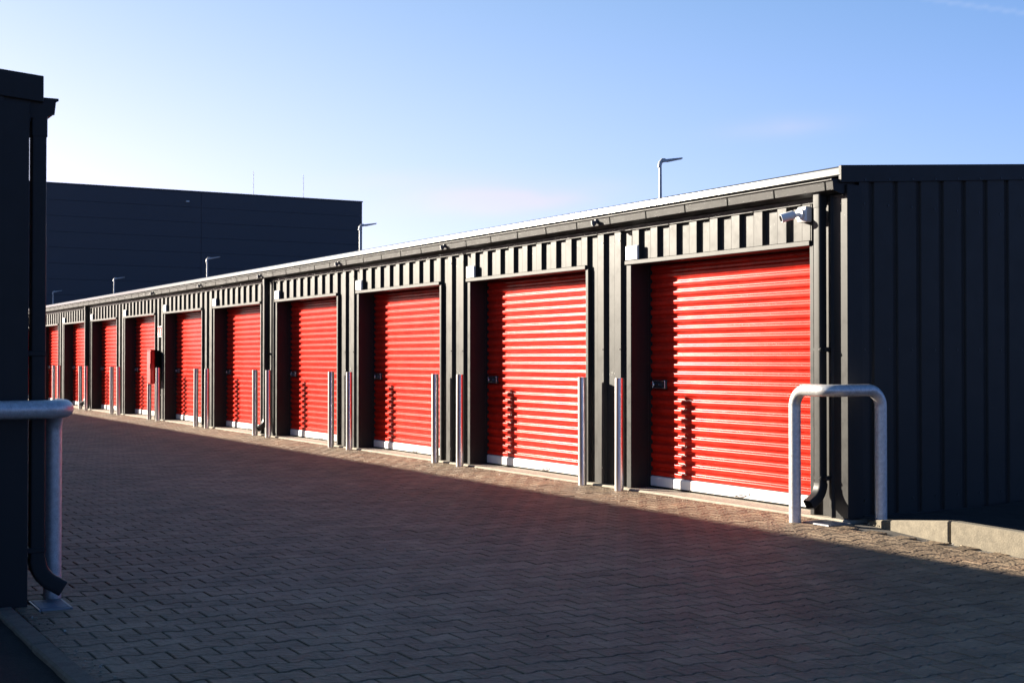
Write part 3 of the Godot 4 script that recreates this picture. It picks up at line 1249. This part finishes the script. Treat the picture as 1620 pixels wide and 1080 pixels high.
func make_eave_sensors() -> void:
	var proto: Node3D = null
	for k in 6:
		var z := NEAR_Z - FIRST_JAMB - OPEN_W - 0.40 - k * UNIT
		var at := Vector3(FACADE_X - 0.154, 2.585, z)
		var label := "small dark eave sensor on the gutter between the %s and %s red doors" % [ORD[k], ORD[k + 1]]
		var t: Node3D
		if proto == null:
			t = thing("eave_sensor", label, "sensor", at, 0.0, "eave sensors along the gutter")
			var b := MB.new()
			b.box(Vector3(-0.004, -0.005, -0.014), Vector3(0.020, 0.035, 0.014), 0.003)
			put("bracket", b.mesh(), M.grey_plastic, t)
			b = MB.new()
			b.tube([Vector3(-0.02, 0.02, 0), Vector3(-0.02, -0.015, 0), Vector3(-0.02, -0.032, 0)], [0.028, 0.026, 0.014], 16)
			put("sensor_head", b.mesh(), M.sensor_plastic, t)
			proto = t
		else:
			t = proto.duplicate()
			t.name = numbered("eave_sensor", self)
			add_child(t, true)
			t.position = at
			tag(t, label, "sensor", "eave sensors along the gutter")


func make_cabinet_and_sign() -> void:
	var z := NEAR_Z - FIRST_JAMB - OPEN_W - 0.40 - 5 * UNIT
	var t := thing("fire_cabinet", "red fire extinguisher cabinet fixed between the sixth and seventh red doors", "cabinet", Vector3(FACADE_X, 0.72, z - 0.08))
	var b := MB.new()
	b.box(Vector3(-0.115, 0.06, -0.145), Vector3(-0.004, 0.695, 0.145), 0.02)
	put("body", b.mesh(), M.black_rubber, t)
	b = MB.new()
	b.box(Vector3(-0.210, 0.0, -0.15), Vector3(-0.113, 0.695, 0.15), 0.024)
	put("door", b.mesh(), M.red_plastic, t)
	b = MB.new()
	b.box(Vector3(-0.213, 0.688, -0.146), Vector3(-0.112, 0.708, 0.146), 0.008)
	put("lid", b.mesh(), M.red_plastic, t)
	b = MB.new()
	b.box(Vector3(-0.217, 0.32, 0.09), Vector3(-0.205, 0.42, 0.125), 0.006)
	put("latch", b.mesh(), M.dark_plastic, t)
	var s := thing("fire_sign", "small red and white fire extinguisher sign above the red cabinet", "sign", Vector3(FACADE_X - 0.002, 1.69, z + 0.01))
	b = MB.new()
	b.box(Vector3(-0.004, 0.0, -0.15), Vector3(0.0, 0.22, 0.15), 0.001)
	put("plate", b.mesh(), M.sign_white, s)
	b = MB.new()
	b.box(Vector3(-0.007, 0.012, 0.008), Vector3(-0.0045, 0.208, 0.138))
	b.box(Vector3(-0.007, 0.012, -0.138), Vector3(-0.0045, 0.208, -0.004))
	put("red_field", b.mesh(), M.sign_red, s)
	b = MB.new()
	b.box(Vector3(-0.010, 0.03, 0.055), Vector3(-0.0075, 0.13, 0.092), 0.001)
	b.box(Vector3(-0.010, 0.135, 0.066), Vector3(-0.0075, 0.155, 0.081))
	b.box(Vector3(-0.010, 0.158, 0.048), Vector3(-0.0075, 0.168, 0.100))
	for q in [[-0.105, 0.03, 0.11], [-0.075, 0.03, 0.17], [-0.045, 0.03, 0.10]]:
		b.hexa([Vector3(-0.010, q[1], q[0] - 0.016), Vector3(-0.0075, q[1], q[0] - 0.016), Vector3(-0.0075, q[1], q[0] + 0.016), Vector3(-0.010, q[1], q[0] + 0.016),
			Vector3(-0.010, q[2], q[0] - 0.003), Vector3(-0.0075, q[2], q[0] - 0.003), Vector3(-0.0075, q[2], q[0] + 0.003), Vector3(-0.010, q[2], q[0] + 0.003)])
	put("pictogram", b.mesh(), M.sign_white, s)


func make_gullies() -> void:
	for k in 2:
		var at := Vector3(7.285, ground_y(7.285, -7.95), -7.945) if k == 0 else Vector3(1.375, ground_y(1.375, -7.3), -7.25)
		var label := "small metal drain grate in the pavers below the right corner downspout" if k == 0 else "shiny metal drain grate under the downspout of the left building"
		var t := thing("drain_grate", label, "drain", at, 0.0, "drain grates under downspouts")
		var b := MB.new()
		var w := 0.115 if k == 0 else 0.085
		var l := 0.145
		b.box(Vector3(-w, -0.05, -l), Vector3(-w + 0.014, 0.008, l), 0.003)
		b.box(Vector3(w - 0.014, -0.05, -l), Vector3(w, 0.008, l), 0.003)
		b.box(Vector3(-w + 0.014, -0.05, -l), Vector3(w - 0.014, 0.008, -l + 0.014), 0.003)
		b.box(Vector3(-w + 0.014, -0.05, l - 0.014), Vector3(w - 0.014, 0.008, l), 0.003)
		put("frame", b.mesh(), M.steel_grate, t)
		for i in 11:
			var g := MB.new()
			var z := lerpf(-l + 0.035, l - 0.035, i / 10.0)
			g.box(Vector3(-w + 0.014, -0.02, z - 0.005), Vector3(w - 0.014, 0.010, z + 0.005), 0.002)
			put("grate_bar", g.mesh(), M.steel_grate, t)


# loose grit, crumbs of mortar and dry leaf scraps, thickest along the kerb and the sills
func make_grit() -> void:
	var m := MB.new()
	var r := RandomNumberGenerator.new()
	r.seed = 404
	var spots := []
	for k in 260:
		var t := r.randf()
		var z := lerpf(-7.75, -4.6, t)
		spots.append([lerpf(7.64, 7.26, smoothstep(-7.8, -5.4, z)) - 0.02 - absf(r.randfn(0.0, 0.07)), z, 0.002 + 0.006 * pow(r.randf(), 3.0)])
	for k in 260:
		spots.append([7.36 - absf(r.randfn(0.0, 0.08)), lerpf(-8.2, -24.0, r.randf()), 0.002 + 0.005 * pow(r.randf(), 3.0)])
	for k in 500:
		spots.append([r.randf_range(1.3, 7.3), -3.6 - 16.0 * pow(r.randf(), 1.6), 0.0015 + 0.004 * pow(r.randf(), 4.0)])
	for k in 160:
		spots.append([1.22 + absf(r.randfn(0.0, 0.05)), r.randf_range(-7.1, -4.2), 0.002 + 0.004 * pow(r.randf(), 3.0)])
	for s in spots:
		var g := r.randf()
		m.tint = Color(0.34, 0.28, 0.20) if g < 0.6 else (Color(0.10, 0.08, 0.06) if g < 0.85 else Color(0.45, 0.42, 0.38))
		var c := Vector3(s[0], ground_y(s[0], s[1]) + s[2] * 0.4, s[1])
		var p := []
		for q in 8:
			var o := Vector3(-1 if q % 4 in [0, 3] else 1, -1 if q < 4 else 1, -1 if q % 4 < 2 else 1)
			p.append(c + (o * Vector3(r.randf_range(0.5, 1.1), r.randf_range(0.4, 0.8), r.randf_range(0.5, 1.1))) * s[2])
		m.hexa(p)
	var mat := paint("grit_stone", Color(1, 1, 1), 0.9)
	mat.vertex_color_use_as_albedo = true
	var o := put("grit", m.mesh(), mat)
	o.set_meta("kind", "stuff")
	o.set_meta("label", "loose grit and crumbs scattered on the pavers and along the kerb")
	o.set_meta("category", "grit")
